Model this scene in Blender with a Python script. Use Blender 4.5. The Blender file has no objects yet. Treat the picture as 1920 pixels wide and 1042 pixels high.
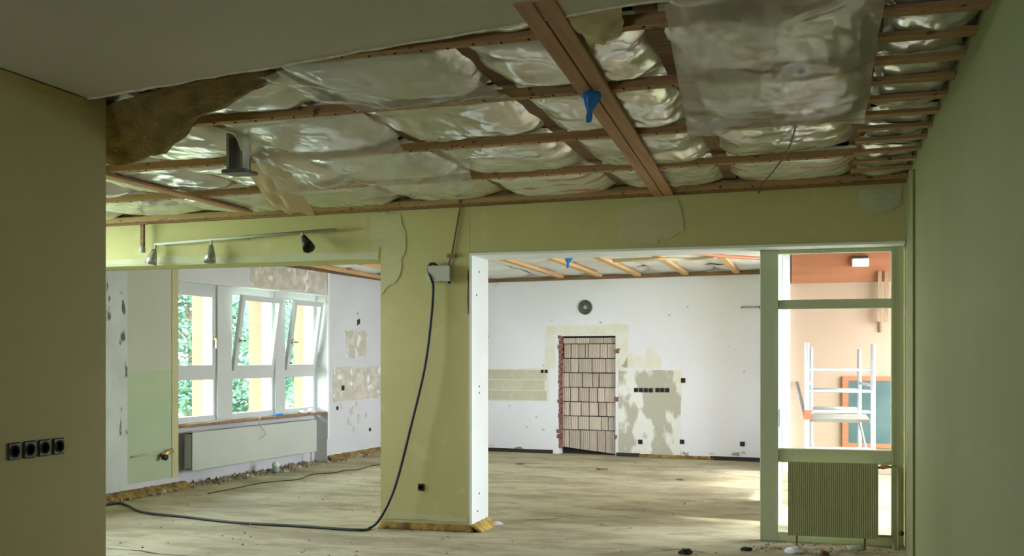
import bpy, bmesh, math, random
from mathutils import Vector, noise
random.seed(7)
R = math.radians
sc = bpy.context.scene
C = sc.collection

# ------------------------------------------------------------------ camera
FPX, HC, HORIZ = 2000.0, 1.6, 670.0
YAW = math.atan(.29)
cd = bpy.data.cameras.new('camera'); cam = bpy.data.objects.new('camera', cd); C.objects.link(cam)
cam.location = (0, 0, HC); cam.rotation_euler = (R(90), 0, YAW)
cd.sensor_width = 36; cd.lens = 36 * FPX / 1920
cd.shift_y = (HORIZ - 521) / 1920; cd.clip_end = 300; cd.clip_start = .05
sc.camera = cam

# ------------------------------------------------------------------ world, sun, window portals, exposure
w = bpy.data.worlds.new('overcast_sky'); sc.world = w; w.use_nodes = True
wn = w.node_tree; bg = wn.nodes['Background']
tcw = wn.nodes.new('ShaderNodeTexCoord'); sep = wn.nodes.new('ShaderNodeSeparateXYZ')
rmp = wn.nodes.new('ShaderNodeValToRGB')
wn.links.new(tcw.outputs['Generated'], sep.inputs[0]); wn.links.new(sep.outputs['Z'], rmp.inputs[0])
rmp.color_ramp.elements[0].color = (.87, .94, 1, 1); rmp.color_ramp.elements[1].color = (.68, .83, 1, 1)
wn.links.new(rmp.outputs[0], bg.inputs['Color']); bg.inputs['Strength'].default_value = 24.0
sd = bpy.data.lights.new('sun', 'SUN'); sun = bpy.data.objects.new('sun', sd); C.objects.link(sun)
sd.energy = 6; sd.angle = R(4); sd.color = (1, .97, .93)
sun.rotation_euler = Vector((-1, .12, -.68)).to_track_quat('-Z', 'Y').to_euler()

def portal(name, loc, direction, sx, sy):
    l = bpy.data.lights.new(name, 'AREA'); l.shape = 'RECTANGLE'; l.size = sx; l.size_y = sy
    l.cycles.is_portal = True
    o = bpy.data.objects.new(name, l); C.objects.link(o); o.location = loc
    o.rotation_euler = Vector(direction).to_track_quat('-Z', 'Y').to_euler()
sc.view_settings.view_transform = 'Standard'; sc.view_settings.look = 'None'
sc.view_settings.gamma = 1; sc.view_settings.use_curve_mapping = False
sc.view_settings.exposure = 0.22
sc.cycles.use_denoising = True
sc.cycles.max_bounces = 14; sc.cycles.diffuse_bounces = 8; sc.cycles.transparent_max_bounces = 24
sc.cycles.caustics_reflective = False; sc.cycles.caustics_refractive = False

# ------------------------------------------------------------------ geometry helpers
cY, sY = math.cos(YAW), math.sin(YAW)
def ray(px, py):
    u = (px - 960) / FPX
    return Vector((u * cY - sY, u * sY + cY, (HORIZ - py) / FPX))
def hz(px, py, z):
    r = ray(px, py); p = r * ((z - HC) / r.z); p.z = z; return p
def hy(px, py, Y):
    r = ray(px, py); p = r * (Y / r.y); p.z += HC; return p

class Fr:
    """a wall frame: s along the wall, out away from it into the room, z up"""
    def __init__(s, o, d):
        s.o = Vector((o[0], o[1], 0)); s.d = Vector((d[0], d[1], 0)).normalized(); s.n = Vector((s.d.y, -s.d.x, 0))
    def pt(s, a, out, z): return s.o + s.d * a + s.n * out + Vector((0, 0, z))
    def hit(s, px, py, out=0):
        r = ray(px, py); k = (s.o.dot(s.n) + out) / r.dot(s.n); p = r * k
        return (p - s.o).dot(s.d), p.z + HC
WF = Fr((-7.63, 10.13), (.069, 1))          # window wall, normal to +x
FF = Fr((-5.53, 17.43), (4.585, -.62))      # far wall, normal to -y
MF = Fr((0, 9.3), (1, 0))                   # middle wall, normal to -y: s = x
LF = Fr((-3.77, 0), (0, 1))                 # near left wall, normal to +x: s = y
RF = Fr((.67, 0), (0, -1))                  # right wall, normal to -x: s = -y
def CZ(x): return 2.995 + .013 * (x + 3.77)

class MB:
    def __init__(s): s.v = []; s.f = []; s.sm = []
    def add(s, vs, fs, smooth=False):
        b = len(s.v); s.v += [Vector(p) for p in vs]; s.f += [[i + b for i in q] for q in fs]; s.sm += [smooth] * len(fs); return s
    def hexa(s, c8): return s.add(c8, [(0, 3, 2, 1), (4, 5, 6, 7), (0, 1, 5, 4), (1, 2, 6, 5), (2, 3, 7, 6), (3, 0, 4, 7)])
    def box(s, x0, x1, y0, y1, z0, z1):
        return s.hexa([(x0, y0, z0), (x1, y0, z0), (x1, y1, z0), (x0, y1, z0), (x0, y0, z1), (x1, y0, z1), (x1, y1, z1), (x0, y1, z1)])
    def fbox(s, F, a0, a1, o0, o1, z0, z1):
        p = F.pt
        return s.hexa([p(a0, o1, z0), p(a1, o1, z0), p(a1, o0, z0), p(a0, o0, z0), p(a0, o1, z1), p(a1, o1, z1), p(a1, o0, z1), p(a0, o0, z1)])
    def prism(s, base, up):
        n = len(base); b = [Vector(p) for p in base]; t = [p + Vector(up) for p in b]
        return s.add(b + t, [list(range(n))[::-1], list(range(n, 2 * n))] + [(i, (i + 1) % n, n + (i + 1) % n, n + i) for i in range(n)])
    def tube(s, pts, r, n=8, r1=None):
        pts = [Vector(p) for p in pts]; vs = []; fs = []; m = len(pts)
        up = None
        for i, p in enumerate(pts):
            t = (pts[min(i + 1, m - 1)] - pts[max(i - 1, 0)]).normalized()
            if up is None: up = t.orthogonal().normalized()
            up = (up - t * up.dot(t)).normalized(); sd_ = t.cross(up)
            rr = r if r1 is None else r + (r1 - r) * i / (m - 1)
            vs += [p + (up * math.cos(a) + sd_ * math.sin(a)) * rr for a in [k * 2 * math.pi / n for k in range(n)]]
        for i in range(m - 1):
            fs += [(i * n + k, i * n + (k + 1) % n, (i + 1) * n + (k + 1) % n, (i + 1) * n + k) for k in range(n)]
        fs += [list(range(n))[::-1], list(range((m - 1) * n, m * n))]
        return s.add(vs, fs, True)
    def lathe(s, prof, o, axis, n=20):
        axis = Vector(axis).normalized(); a = axis.orthogonal().normalized(); b = axis.cross(a); o = Vector(o); vs = []; fs = []; m = len(prof)
        for r, h in prof:
            vs += [o + axis * h + (a * math.cos(k * 2 * math.pi / n) + b * math.sin(k * 2 * math.pi / n)) * r for k in range(n)]
        for i in range(m - 1):
            fs += [(i * n + k, i * n + (k + 1) % n, (i + 1) * n + (k + 1) % n, (i + 1) * n + k) for k in range(n)]
        fs += [list(range(n))[::-1], list(range((m - 1) * n, m * n))]
        return s.add(vs, fs, True)
    def grid(s, fn, nu, nv, thick=None):
        vs = [fn(i / nu, j / nv) for j in range(nv + 1) for i in range(nu + 1)]; W = nu + 1
        fs = [(j * W + i, j * W + i + 1, (j + 1) * W + i + 1, (j + 1) * W + i) for j in range(nv) for i in range(nu)]
        if thick is None: return s.add(vs, fs, True)
        N = len(vs); vs = [Vector(p) for p in vs]; vs += [p + Vector(thick) for p in vs]
        fs += [tuple(i + N for i in q[::-1]) for q in fs]
        ring = list(range(W)) + [j * W + nu for j in range(1, nv + 1)] + [nv * W + i for i in range(nu - 1, -1, -1)] + [j * W for j in range(nv - 1, 0, -1)]
        fs += [(ring[(k + 1) % len(ring)], ring[k], ring[k] + N, ring[(k + 1) % len(ring)] + N) for k in range(len(ring))]
        return s.add(vs, fs, True)
    def build(s, name, mat, parent=None, origin=None, bevel=0, fix=True):
        o = Vector(origin) if origin is not None else (parent_world(parent) if parent is not None else Vector((0, 0, 0)))
        me = bpy.data.meshes.new(name)
        me.from_pydata([p - o for p in s.v], [], s.f); me.update()
        if fix:
            bm = bmesh.new(); bm.from_mesh(me); bmesh.ops.recalc_face_normals(bm, faces=bm.faces[:]); bm.to_mesh(me); bm.free()
        for p, q in zip(me.polygons, s.sm): p.use_smooth = q
        me.materials.append(mat if not isinstance(mat, str) else M[mat])
        ob = bpy.data.objects.new(name, me); C.objects.link(ob)
        if parent is not None:
            ob.parent = parent; ob.location = o - parent_world(parent)
        else: ob.location = o
        if bevel:
            md = ob.modifiers.new('soft_edges', 'BEVEL'); md.width = bevel; md.segments = 1; md.limit_method = 'ANGLE'
        return ob
def parent_world(o):
    p = Vector((0, 0, 0))
    while o is not None: p = p + o.location; o = o.parent
    return p
def tag(o, label, cat, group=None, kind=None):
    o['label'] = label; o['category'] = cat
    if group: o['group'] = group
    if kind: o['kind'] = kind
    return o
def struct(o, label=None, cat=None):
    o['kind'] = 'structure'
    if label: o['label'] = label
    if cat: o['category'] = cat
    return o
def thing(name, loc, label, cat, group=None):
    o = bpy.data.objects.new(name, None); C.objects.link(o); o.location = loc; o.empty_display_size = .1
    return tag(o, label, cat, group)
def NZ(x, y, z=0, f=1.0): return noise.noise(Vector((x * f, y * f, z * f)))
def bez(pts, n=10):
    """Catmull-Rom through points"""
    P = [Vector(p) for p in pts]; P = [P[0] * 2 - P[1]] + P + [P[-1] * 2 - P[-2]]; out = []
    for i in range(1, len(P) - 2):
        for k in range(n):
            t = k / n; a, b, c, d = P[i - 1], P[i], P[i + 1], P[i + 2]
            out.append(.5 * ((2 * b) + (c - a) * t + (2 * a - 5 * b + 4 * c - d) * t * t + (3 * b - a - 3 * c + d) * t ** 3))
    return out + [P[-2]]

# ------------------------------------------------------------------ materials
M = {}
def mat(name, c1, rough=.8, c2=None, scale=3.0, detail=6, stretch=(1, 1, 1), lo=.35, hi=.65, bump=0, bscale=None, metal=0, spec=.5,
        c3=None, s3=20, lo3=.6, hi3=.7, st3=None, rand=0, wave=None, ridged=False, distort=0, nrough=.5):
    m = bpy.data.materials.new(name); m.use_nodes = True; nt = m.node_tree; b = nt.nodes['Principled BSDF']
    b.inputs['Roughness'].default_value = rough; b.inputs['Metallic'].default_value = metal
    b.inputs['Specular IOR Level'].default_value = spec
    L = nt.links.new; col = (*c1, 1)
    b.inputs['Base Color'].default_value = col
    tc = nt.nodes.new('ShaderNodeTexCoord')
    def nz(sca, st, det=6, dist=0):
        mp = nt.nodes.new('ShaderNodeMapping'); mp.inputs['Scale'].default_value = st; L(tc.outputs['Object'], mp.inputs[0])
        n = nt.nodes.new('ShaderNodeTexNoise'); n.inputs['Scale'].default_value = sca; n.inputs['Detail'].default_value = det
        n.inputs['Distortion'].default_value = dist; n.inputs['Roughness'].default_value = nrough
        L(mp.outputs[0], n.inputs[0]); return n
    def ramp(src, a, z):
        r = nt.nodes.new('ShaderNodeMapRange'); r.inputs[1].default_value = a; r.inputs[2].default_value = z; L(src, r.inputs[0]); return r.outputs[0]
    def mix(fac, A, B):
        x = nt.nodes.new('ShaderNodeMix'); x.data_type = 'RGBA'; L(fac, x.inputs[0])
        for i, q in ((6, A), (7, B)):
            if isinstance(q, tuple): x.inputs[i].default_value = q
            else: L(q, x.inputs[i])
        return x.outputs[2]
    src = None
    if c2 is not None:
        src = mix(ramp(nz(scale, stretch, detail, distort).outputs[0], lo, hi), col, (*c2, 1))
    if c3 is not None:
        src = mix(ramp(nz(s3, st3 or stretch, 5).outputs[0], lo3, hi3), src if src is not None else col, (*c3, 1))
    if rand:
        oi = nt.nodes.new('ShaderNodeObjectInfo'); h = nt.nodes.new('ShaderNodeHueSaturation')
        r = nt.nodes.new('ShaderNodeMapRange'); r.inputs[3].default_value = 1 - rand; r.inputs[4].default_value = 1 + rand
        L(oi.outputs['Random'], r.inputs[0]); L(r.outputs[0], h.inputs['Value'])
        if src is None: h.inputs['Color'].default_value = col
        else: L(src, h.inputs['Color'])
        src = h.outputs[0]
    if src is not None: L(src, b.inputs['Base Color'])
    if bump:
        bp = nt.nodes.new('ShaderNodeBump'); bp.inputs['Strength'].default_value = bump; bp.inputs['Distance'].default_value = .02
        if wave:
            wv = nt.nodes.new('ShaderNodeTexWave'); wv.bands_direction = wave[0]; wv.inputs['Scale'].default_value = wave[1]
            L(tc.outputs['Object'], wv.inputs[0]); L(wv.outputs[1], bp.inputs['Height'])
        else:
            n = nz(bscale or scale * 4, stretch)
            if ridged:
                n.noise_type = 'RIDGED_MULTIFRACTAL'; n.inputs['Detail'].default_value = 5; n.inputs['Distortion'].default_value = .8
            L(n.outputs[0], bp.inputs['Height'])
        L(bp.outputs[0], b.inputs['Normal'])
    M[name] = m; return m
mat('near_wall', (.52, .455, .24), .9, (.49, .43, .225), 2, bump=.05, bscale=60)
mat('trim_ochre', (.46, .38, .15), .9)
mat('torn_paper', (.74, .72, .58), .9, (.60, .56, .40), 20)
mat('lining', (.60, .58, .48), .9, (.56, .55, .44), 1.5, bump=.04, bscale=50)
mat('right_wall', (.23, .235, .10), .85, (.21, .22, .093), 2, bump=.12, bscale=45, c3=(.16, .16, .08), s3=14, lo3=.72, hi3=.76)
mat('olive_wall', (.485, .455, .20), .85, (.45, .425, .185), 1.3, bump=.1, bscale=40, c3=(.51, .47, .235), s3=5, lo3=.6, hi3=.7)
mat('olive_patch', (.51, .485, .27), .9, (.47, .45, .25), 4, bump=.2, bscale=30)
mat('pale_edge', (.50, .51, .33), .9, (.44, .46, .28), 5, bump=.3, bscale=25)
mat('white_plaster', (.81, .81, .87), .85, (.77, .77, .82), 1.2, bump=.08, bscale=30)
mat('white_plaster_dim', (.60, .60, .61), .85, (.56, .56, .57), 1.2, bump=.08, bscale=30)  # white plaster darkened for the window wall, offsets too much light there
mat('white_lining', (.80, .83, .83), .6, (.75, .79, .78), 3)
mat('white_stained', (.56, .60, .57), .85, (.48, .52, .47), 2.5, bump=.2, bscale=20, c3=(.12, .11, .10), s3=7, lo3=.60, hi3=.66, st3=(1, 1, .45))
mat('pale_green', (.42, .50, .33), .8, (.38, .465, .30), 1.4, bump=.06, bscale=40)
mat('cream_upper', (.48, .49, .39), .8, (.45, .46, .365), 1.4, bump=.06, bscale=40)
mat('render_grey', (.50, .46, .38), .95, (.62, .58, .51), 7, lo=.45, hi=.6, bump=.5, bscale=40, c3=(.78, .77, .74), s3=5, lo3=.58, hi3=.62)
mat('render_streak', (.47, .45, .36), .95, (.78, .77, .72), 4.5, lo=.47, hi=.55, bump=.5, bscale=40, stretch=(1, 1, .55))
mat('cream_patch', (.74, .71, .60), .9, (.77, .76, .70), 6, lo=.4, hi=.6, bump=.2, bscale=40)
mat('block_grey', (.60, .57, .44), .95, (.55, .52, .40), 8, bump=.4, bscale=60, rand=.08)
mat('clay_block', (.58, .49, .42), .9, (.53, .44, .37), 6, bump=.55, wave=('X', 9), rand=.16)
mat('red_brick', (.30, .13, .09), .95, (.20, .10, .08), 14, bump=.6, bscale=50, rand=.25)
mat('dark_gap', (.035, .03, .025), 1)
mat('black_plastic', (.015, .015, .017), .45)
mat('black_rubber', (.02, .022, .02), .5)
mat('grey_plastic', (.42, .44, .38), .5)
mat('white_pvc', (.56, .58, .57), .35)
mat('radiator_white', (.52, .55, .49), .4, (.49, .52, .46), 2)
mat('radiator_olive', (.36, .37, .17), .5, (.33, .34, .16), 2, bump=.9, wave=('X', 14))
mat('frame_green', (.50, .55, .36), .45, (.46, .51, .33), 2, stretch=(1, 1, .2))
mat('timber_dark', (.26, .15, .07), .85, (.17, .095, .045), 3, stretch=(.3, 8, 8), bump=.2, bscale=20, c3=(.10, .06, .03), s3=9, lo3=.62, hi3=.7)
mat('batten_wood', (.44, .27, .125), .85, (.32, .185, .08), 3, stretch=(.3, 8, 8), bump=.2, bscale=20, c3=(.12, .07, .03), s3=14, lo3=.62, hi3=.68, st3=(1, 1, 1))
mat('plank_wood', (.46, .25, .13), .75, (.36, .18, .09), 4, stretch=(8, .25, 8), bump=.15, bscale=14, c3=(.16, .07, .03), s3=5, lo3=.72, hi3=.76, st3=(3, 1, 1))
mat('far_batten', (.62, .40, .19), .8, (.52, .31, .14), 4, stretch=(8, .3, 8))
mat('sill_wood', (.36, .24, .14), .9, (.22, .14, .08), 6, stretch=(3, 3, 1))
mat('wool', (.30, .21, .06), 1, (.17, .11, .03), 6, stretch=(1, 1, 2), bump=1, bscale=60, c3=(.42, .33, .11), s3=22, lo3=.6, hi3=.75)
mat('foam', (.36, .235, .055), 1, (.15, .09, .03), 12, lo=.38, hi=.6, bump=.6, bscale=60)
mat('rubble', (.42, .36, .26), 1, (.22, .17, .12), 9, lo=.4, hi=.6, bump=.8, bscale=50, c3=(.70, .67, .58), s3=20, lo3=.58, hi3=.62)
mat('debris', (.50, .44, .34), 1, (.30, .24, .17), 9, bump=.4, bscale=40, rand=.4)
mat('kraft', (.60, .50, .30), .7, (.52, .42, .24), 3, bump=.1, bscale=20)
mat('blue_film', (.02, .20, .62), .35)
mat('steel', (.45, .46, .43), .35, (.30, .31, .28), 5, metal=.85)
mat('aluminium', (.50, .52, .54), .4, metal=.2)
mat('peach_wall', (.42, .29, .22), .8, (.41, .30, .21), 1.1, bump=.05)
mat('orange_wood', (.40, .15, .07), .6, (.34, .12, .055), 3, stretch=(.4, 6, 6))
mat('chalkboard', (.05, .095, .095), .55, (.09, .14, .14), 2, lo=.4, hi=.7)
mat('yellow_render', (.16, .108, .062), .9, (.155, .104, .06), 4)
mat('leaf', (.075, .15, .10), .6, (.045, .10, .06), 3, spec=.3)
mat('bark', (.16, .11, .07), .9, (.09, .06, .04), 10)
mat('grass', (.12, .24, .06), .95, (.18, .28, .09), 2)
mat('paving', (.52, .50, .46), .9, (.44, .42, .38), 3)
mat('bounce_terrace', (.52, .56, .40), .95, (.45, .50, .34), 3)
mat('concrete', (.30, .28, .24), .95, (.22, .2, .17), 3)
mat('brass', (.62, .45, .22), .35, metal=.8)
mat('bulb_glass', (.62, .70, .64), .2)
mat('copper_wire', (.42, .22, .10), .5)
mat('jar_green', (.22, .34, .29), .3)
mat('white_lamp', (.85, .88, .92), .4)
mat('red_plastic', (.72, .16, .08), .5)
# floor: screed with streaks of old glue and dirt
mat('screed', (.47, .425, .265), .75, (.16, .115, .065), 2.6, detail=15, stretch=(.6, 1.3, 1), lo=.47, hi=.76, bump=.3, bscale=9, nrough=.7,
    c3=(.27, .21, .12), s3=1.0, lo3=.47, hi3=.66, st3=(.6, 1.3, 1), distort=.8)
mat('crack', (.06, .045, .03), 1, (.12, .09, .06), 20)
mat('foil', (.70, .71, .66), .15, (.54, .54, .49), 3, lo=.3, hi=.7, bump=.6, bscale=5, stretch=(1.6, .7, 1), spec=.9, rand=.13, metal=.3, ridged=True)
mat('foil_white', (.80, .80, .78), .35, (.72, .71, .67), 3, lo=.3, hi=.7, bump=.5, bscale=6)
mat('foil_print', (.62, .63, .58), .25, (.56, .26, .24), 2.3, lo=.56, hi=.60, ridged=True, bump=.55, bscale=3.2, spec=.8, stretch=(1, 3, 1))
def film(name, col, alpha, rough=.25, bscale=3.0):
    m = bpy.data.materials.new(name); m.use_nodes = True; nt = m.node_tree; L = nt.links.new; nt.nodes.clear()
    out = nt.nodes.new('ShaderNodeOutputMaterial'); tr = nt.nodes.new('ShaderNodeBsdfTransparent')
    p = nt.nodes.new('ShaderNodeBsdfPrincipled'); p.inputs['Base Color'].default_value = (*col, 1); p.inputs['Roughness'].default_value = rough
    p.inputs['Specular IOR Level'].default_value = .9
    tl = nt.nodes.new('ShaderNodeBsdfTranslucent'); tl.inputs[0].default_value = (*col, 1)
    a = nt.nodes.new('ShaderNodeMixShader'); a.inputs[0].default_value = .35; L(p.outputs[0], a.inputs[1]); L(tl.outputs[0], a.inputs[2])
    x = nt.nodes.new('ShaderNodeMixShader'); x.inputs[0].default_value = alpha
    L(tr.outputs[0], x.inputs[1]); L(a.outputs[0], x.inputs[2]); L(x.outputs[0], out.inputs[0])
    tc = nt.nodes.new('ShaderNodeTexCoord'); n = nt.nodes.new('ShaderNodeTexNoise'); n.inputs['Scale'].default_value = bscale; n.inputs['Detail'].default_value = 3; n.inputs['Distortion'].default_value = 1.2; n.noise_type = 'RIDGED_MULTIFRACTAL'
    L(tc.outputs['Object'], n.inputs[0])
    bp = nt.nodes.new('ShaderNodeBump'); bp.inputs['Strength'].default_value = .5; bp.inputs['Distance'].default_value = .03
    L(n.outputs[0], bp.inputs['Height']); L(bp.outputs[0], p.inputs['Normal'])
    M[name] = m
film('film', (.76, .77, .72), .42, .14); film('film_thick', (.66, .65, .60), .55, .16)
g = bpy.data.materials.new('window_glass'); g.use_nodes = True; nt = g.node_tree; nt.nodes.clear()
o_ = nt.nodes.new('ShaderNodeOutputMaterial'); a_ = nt.nodes.new('ShaderNodeBsdfTransparent'); b_ = nt.nodes.new('ShaderNodeBsdfGlossy'); x_ = nt.nodes.new('ShaderNodeMixShader')
a_.inputs[0].default_value = (.94, .97, .95, 1); b_.inputs['Roughness'].default_value = .03; x_.inputs[0].default_value = .06
nt.links.new(a_.outputs[0], x_.inputs[1]); nt.links.new(b_.outputs[0], x_.inputs[2]); nt.links.new(x_.outputs[0], o_.inputs[0]); M['window_glass'] = g

# ------------------------------------------------------------------ setting
ZT = 3.36
fl = struct(MB().box(-8.6, 2.9, -3.2, 18.4, -.2, 0).build('floor', 'screed'))
struct(MB().box(-45, -12.2, -10, 60, -.4, -.12).build('ground', 'grass'))
struct(MB().box(-12.2, -8.6, -10, 60, -.4, -.12).build('ground', 'bounce_terrace'))  # unseen pale strip, added to bounce daylight up to beam and ceiling
struct(MB().box(2.9, 30, -10, 60, -.4, -.12).build('ground', 'paving'))
slab = struct(MB().box(-8.6, 2.9, -3.2, 18.6, ZT, ZT + .2).build('ceiling', 'concrete'))

for pp, wd in (([(190, 1026), (230, 1030), (262, 1032), (300, 1038), (345, 1041), (400, 1046)], .02), ([(915, 984), (960, 980), (1000, 974), (1040, 972), (1075, 966), (1120, 969), (1160, 967), (1200, 974)], .018),
               ([(1098, 992), (1120, 986), (1140, 984), (1155, 975), (1172, 972)], .016), ([(610, 951), (650, 955), (690, 953)], .016), ([(900, 905), (960, 903), (1020, 906), (1090, 902)], .012),
               ([(330, 985), (390, 988), (450, 985), (520, 996)], .014), ([(1210, 1036), (1270, 1030), (1330, 1037)], .02), ([(430, 950), (480, 945), (540, 948), (560, 941)], .012)):
    P_ = bez([hz(x, y, .0015) for x, y in pp], 4); vs = []; fs = []
    for k_, p in enumerate(P_):
        e = wd * (.25 + .75 * math.sin(math.pi * min(max(k_ / (len(P_) - 1), .02), .98))) * random.uniform(.4, 1); j_ = random.uniform(-.01, .01)
        vs += [p + Vector((0, -e + j_, 0)), p + Vector((0, e + j_, 0))]
    fs = [(2 * k_, 2 * k_ + 2, 2 * k_ + 3, 2 * k_ + 1) for k_ in range(len(P_) - 1)]
    MB().add(vs, fs).build('crack', 'crack', fl)

# near left wall (foreground) with its return, right wall, back wall
m = MB(); m.box(-3.97, -3.77, -3.2, 5.0, 0, ZT); struct(m.build('wall_near', 'near_wall'))
struct(MB().box(-8.5, -3.97, 4.8, 5.0, 0, ZT).build('wall_return', 'near_wall'))
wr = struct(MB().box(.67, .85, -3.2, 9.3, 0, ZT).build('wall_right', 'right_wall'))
m = MB(); m.box(-3.77, -3.5, -3.2, -3.0, 0, ZT); m.box(-1.9, .67, -3.2, -3.0, 0, ZT); m.box(-3.5, -1.9, -3.2, -3.0, 0, .9); m.box(-3.5, -1.9, -3.2, -3.0, 1.5, ZT)  # opening behind the camera is unseen, added to light the near walls
portal('portal_back', (-2.7, -3.25, 1.2), (0, 1, 0), 1.6, .6)
struct(m.build('wall_back', 'near_wall'))

# plasterboard lining left in place over the near part, with a jagged torn edge
edge = []
N = 46
for i in range(N + 1):
    t = i / N; x = -3.76 + 4.42 * t
    edge.append((x, 4.83 - .192 * (x + 3.77) + random.uniform(-.012, .012) + .02 * NZ(x * 3, 5)))
low = [Vector((x, y, CZ(x) - .014)) for x, y in edge]
m = MB()
vs = []; fs = []
for (x, y) in edge:
    z = CZ(x) - .014
    vs += [(x, y, z), (x, -3.1, z), (x, y, z + .0135), (x, -3.1, z + .0135)]
for i in range(N):
    a, b = i * 4, i * 4 + 4
    fs += [(a, b, b + 1, a + 1), (a + 2, a + 3, b + 3, b + 2), (a, a + 2, b + 2, b)]
m.add(vs, fs)
lin = struct(m.build('ceiling', 'lining'))
vs = []; fs = []
for i, (x, y) in enumerate(edge):
    z = CZ(x) - .0145; d = .006 + .010 * abs(NZ(x * 6, 9)) + random.uniform(0, .004)
    vs += [(x, y + .001, z + .012), (x, y + .002, z - d), (x, y + .005, z - d), (x, y + .005, z + .012)]
for i in range(N):
    a, b = i * 4, i * 4 + 4
    fs += [(a, b, b + 1, a + 1), (a + 1, b + 1, b + 2, a + 2), (a + 2, b + 2, b + 3, a + 3)]
MB().add(vs, fs).build('torn_edge', 'torn_paper', lin)
struct(MB().box(-3.77, -3.75, -3, 4.8, 2.925, 2.972).build('trim_1', 'trim_ochre'))
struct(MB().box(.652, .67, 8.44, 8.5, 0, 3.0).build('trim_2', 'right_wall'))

# middle wall: pillar, two beams, right end
xL = -8.4
def mz(x): return CZ(x) - .01
m = MB()
def beam(x0, x1, z0, y0=9.3, y1=9.76):
    m.hexa([(x0, y0, z0), (x1, y0, z0), (x1, y1, z0), (x0, y1, z0), (x0, y0, ZT), (x1, y0, ZT), (x1, y1, ZT), (x0, y1, ZT)])
beam(-3.985, -3.10, 0); beam(.68, 2.9, 0); beam(-8.4, -7.62, 0)
wm = struct(m.build('wall_middle', 'olive_wall'))
m = MB(); beam(xL, -3.987, 2.525); m.build('lintel_beam', 'olive_wall', wm)
m = MB(); beam(-3.098, .678, 2.555); m.build('lintel_beam', 'olive_wall', wm)
# white lining boards of the right opening
MB().box(-3.10, -3.075, 9.285, 9.78, .07, 2.555).build('jamb_board', 'white_lining', wm)
MB().box(-3.075, .66, 9.285, 9.78, 2.535, 2.556).build('head_board', 'white_lining', wm)
for i, (z, y) in enumerate(((2.40, 9.5), (2.18, 9.42), (1.33, 9.5), (1.27, 9.5), (.33, 9.5), (.17, 9.45))):
    MB().lathe([(.009, 0), (.009, .004), (.001, .005)], (-3.075, y, z), (1, 0, 0), 8).build('screw_hole', 'dark_gap', wm)
# pale rough edge of the left opening
def rough_patch(name, F, outline, out, mname, parent, jit=.012, th=.006, sub=6):
    pts = []
    n = len(outline)
    for i in range(n):
        a, b = outline[i], outline[(i + 1) % n]
        for k in range(sub):
            t = k / sub; pts.append((a[0] + (b[0] - a[0]) * t + random.uniform(-jit, jit), a[1] + (b[1] - a[1]) * t + random.uniform(-jit, jit)))
    m = MB(); m.prism([F.pt(s, out, z) for s, z in pts], F.n * th)
    return m.build(name, mname, parent)
rough_patch('plaster_patch', MF, [(-7.6, 2.53), (-4.0, 2.53), (-4.0, 2.60), (-5.4, 2.59), (-6.2, 2.61), (-7.6, 2.58)], 0, 'pale_edge', wm, sub=9)
rough_patch('plaster_patch', MF, [(-4.07, 2.64), (-4.10, 2.90), (-4.0, 2.97), (-3.80, 2.95), (-3.72, 2.70), (-3.80, 2.35), (-3.97, 2.2), (-3.97, 2.62)], 0, 'olive_patch', wm, .02)
rough_patch('plaster_patch', MF, [(-1.7, 2.62), (-1.75, 2.9), (-1.2, 2.98), (-1.15, 2.7), (-1.4, 2.6)], 0, 'olive_patch', wm, .02)
rough_patch('plaster_patch', MF, [(.30, 2.93), (.32, 2.85), (.42, 2.80), (.55, 2.80), (.62, 2.86), (.64, 3.0), (.3, 3.0)], 0, 'pale_edge', wm, .008)
rough_patch('plaster_patch', MF, [(-3.95, .09), (-3.12, .09), (-3.12, .13), (-3.5, .15), (-3.95, .16)], 0, 'olive_patch', wm, .01)
# plaster knocked off the pillar's edge beside the jamb: red brick showing
rough_patch('plaster_patch', MF, [(-3.125, 2.0), (-3.102, 2.0), (-3.102, 2.4), (-3.12, 2.4)], 0, 'red_brick', wm, .005)
# cut off insulation strip under the pillar
m = MB(); m.grid(lambda u, v: Vector((-3.99 + .93 * u, 9.285 - .035 * (1 - v) - .02 * NZ(u * 9, 1), .06 * v + .008 * NZ(u * 25, v * 3))), 40, 3, (0, .06, 0))
tag(m.build('insulation_strip', 'foam'), 'crumbling yellow foam strip along the foot of the olive pillar', 'insulation')
mat('foam_yellow', (.60, .45, .12), 1, (.35, .22, .05), 12, bump=.6, bscale=60)
m = MB(); m.grid(lambda u, v: Vector((-3.06 + .09 * (1 - v) + .02 * NZ(u * 9, 4), 9.27 + .5 * u, .07 * v + .01 * NZ(u * 20, 2))), 16, 3, (-.03, 0, 0))
tag(m.build('insulation_strip', 'foam_yellow'), 'bright yellow foam lump under the white jamb board', 'insulation')

# window wall with window niche and the near room's own windows (hidden behind the foreground wall)
SN0, SN1, ZN = WF.hit(334, 515)[0], WF.hit(613, 515)[0], 2.55
s_beg, s_end = -5.6, 7.75
m = MB()
def wb(a0, a1, z0, z1, o0=-.42, o1=0): m.fbox(WF, a0, a1, o0, o1, z0, z1)
wb(s_beg, -4.1, 0, ZT); wb(-4.1, -1.2, 0, 1.5); wb(-4.1, -1.2, 2.9, ZT); wb(-1.2, SN0, 0, ZT)
wb(SN0, SN1, ZN, ZT); wb(SN1, s_end, 0, ZT)
wb(SN0, SN1, 0, .74, -.42, -.22)
wl = struct(m.build('wall_left', 'white_plaster_dim'))
portal('portal_near', WF.pt(-2.65, -.45, 2.2), WF.n, 2.9, 1.4)
portal('portal_window', WF.pt((SN0 + SN1) / 2, -.45, 1.65), WF.n, SN1 - SN0, 1.8)
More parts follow.
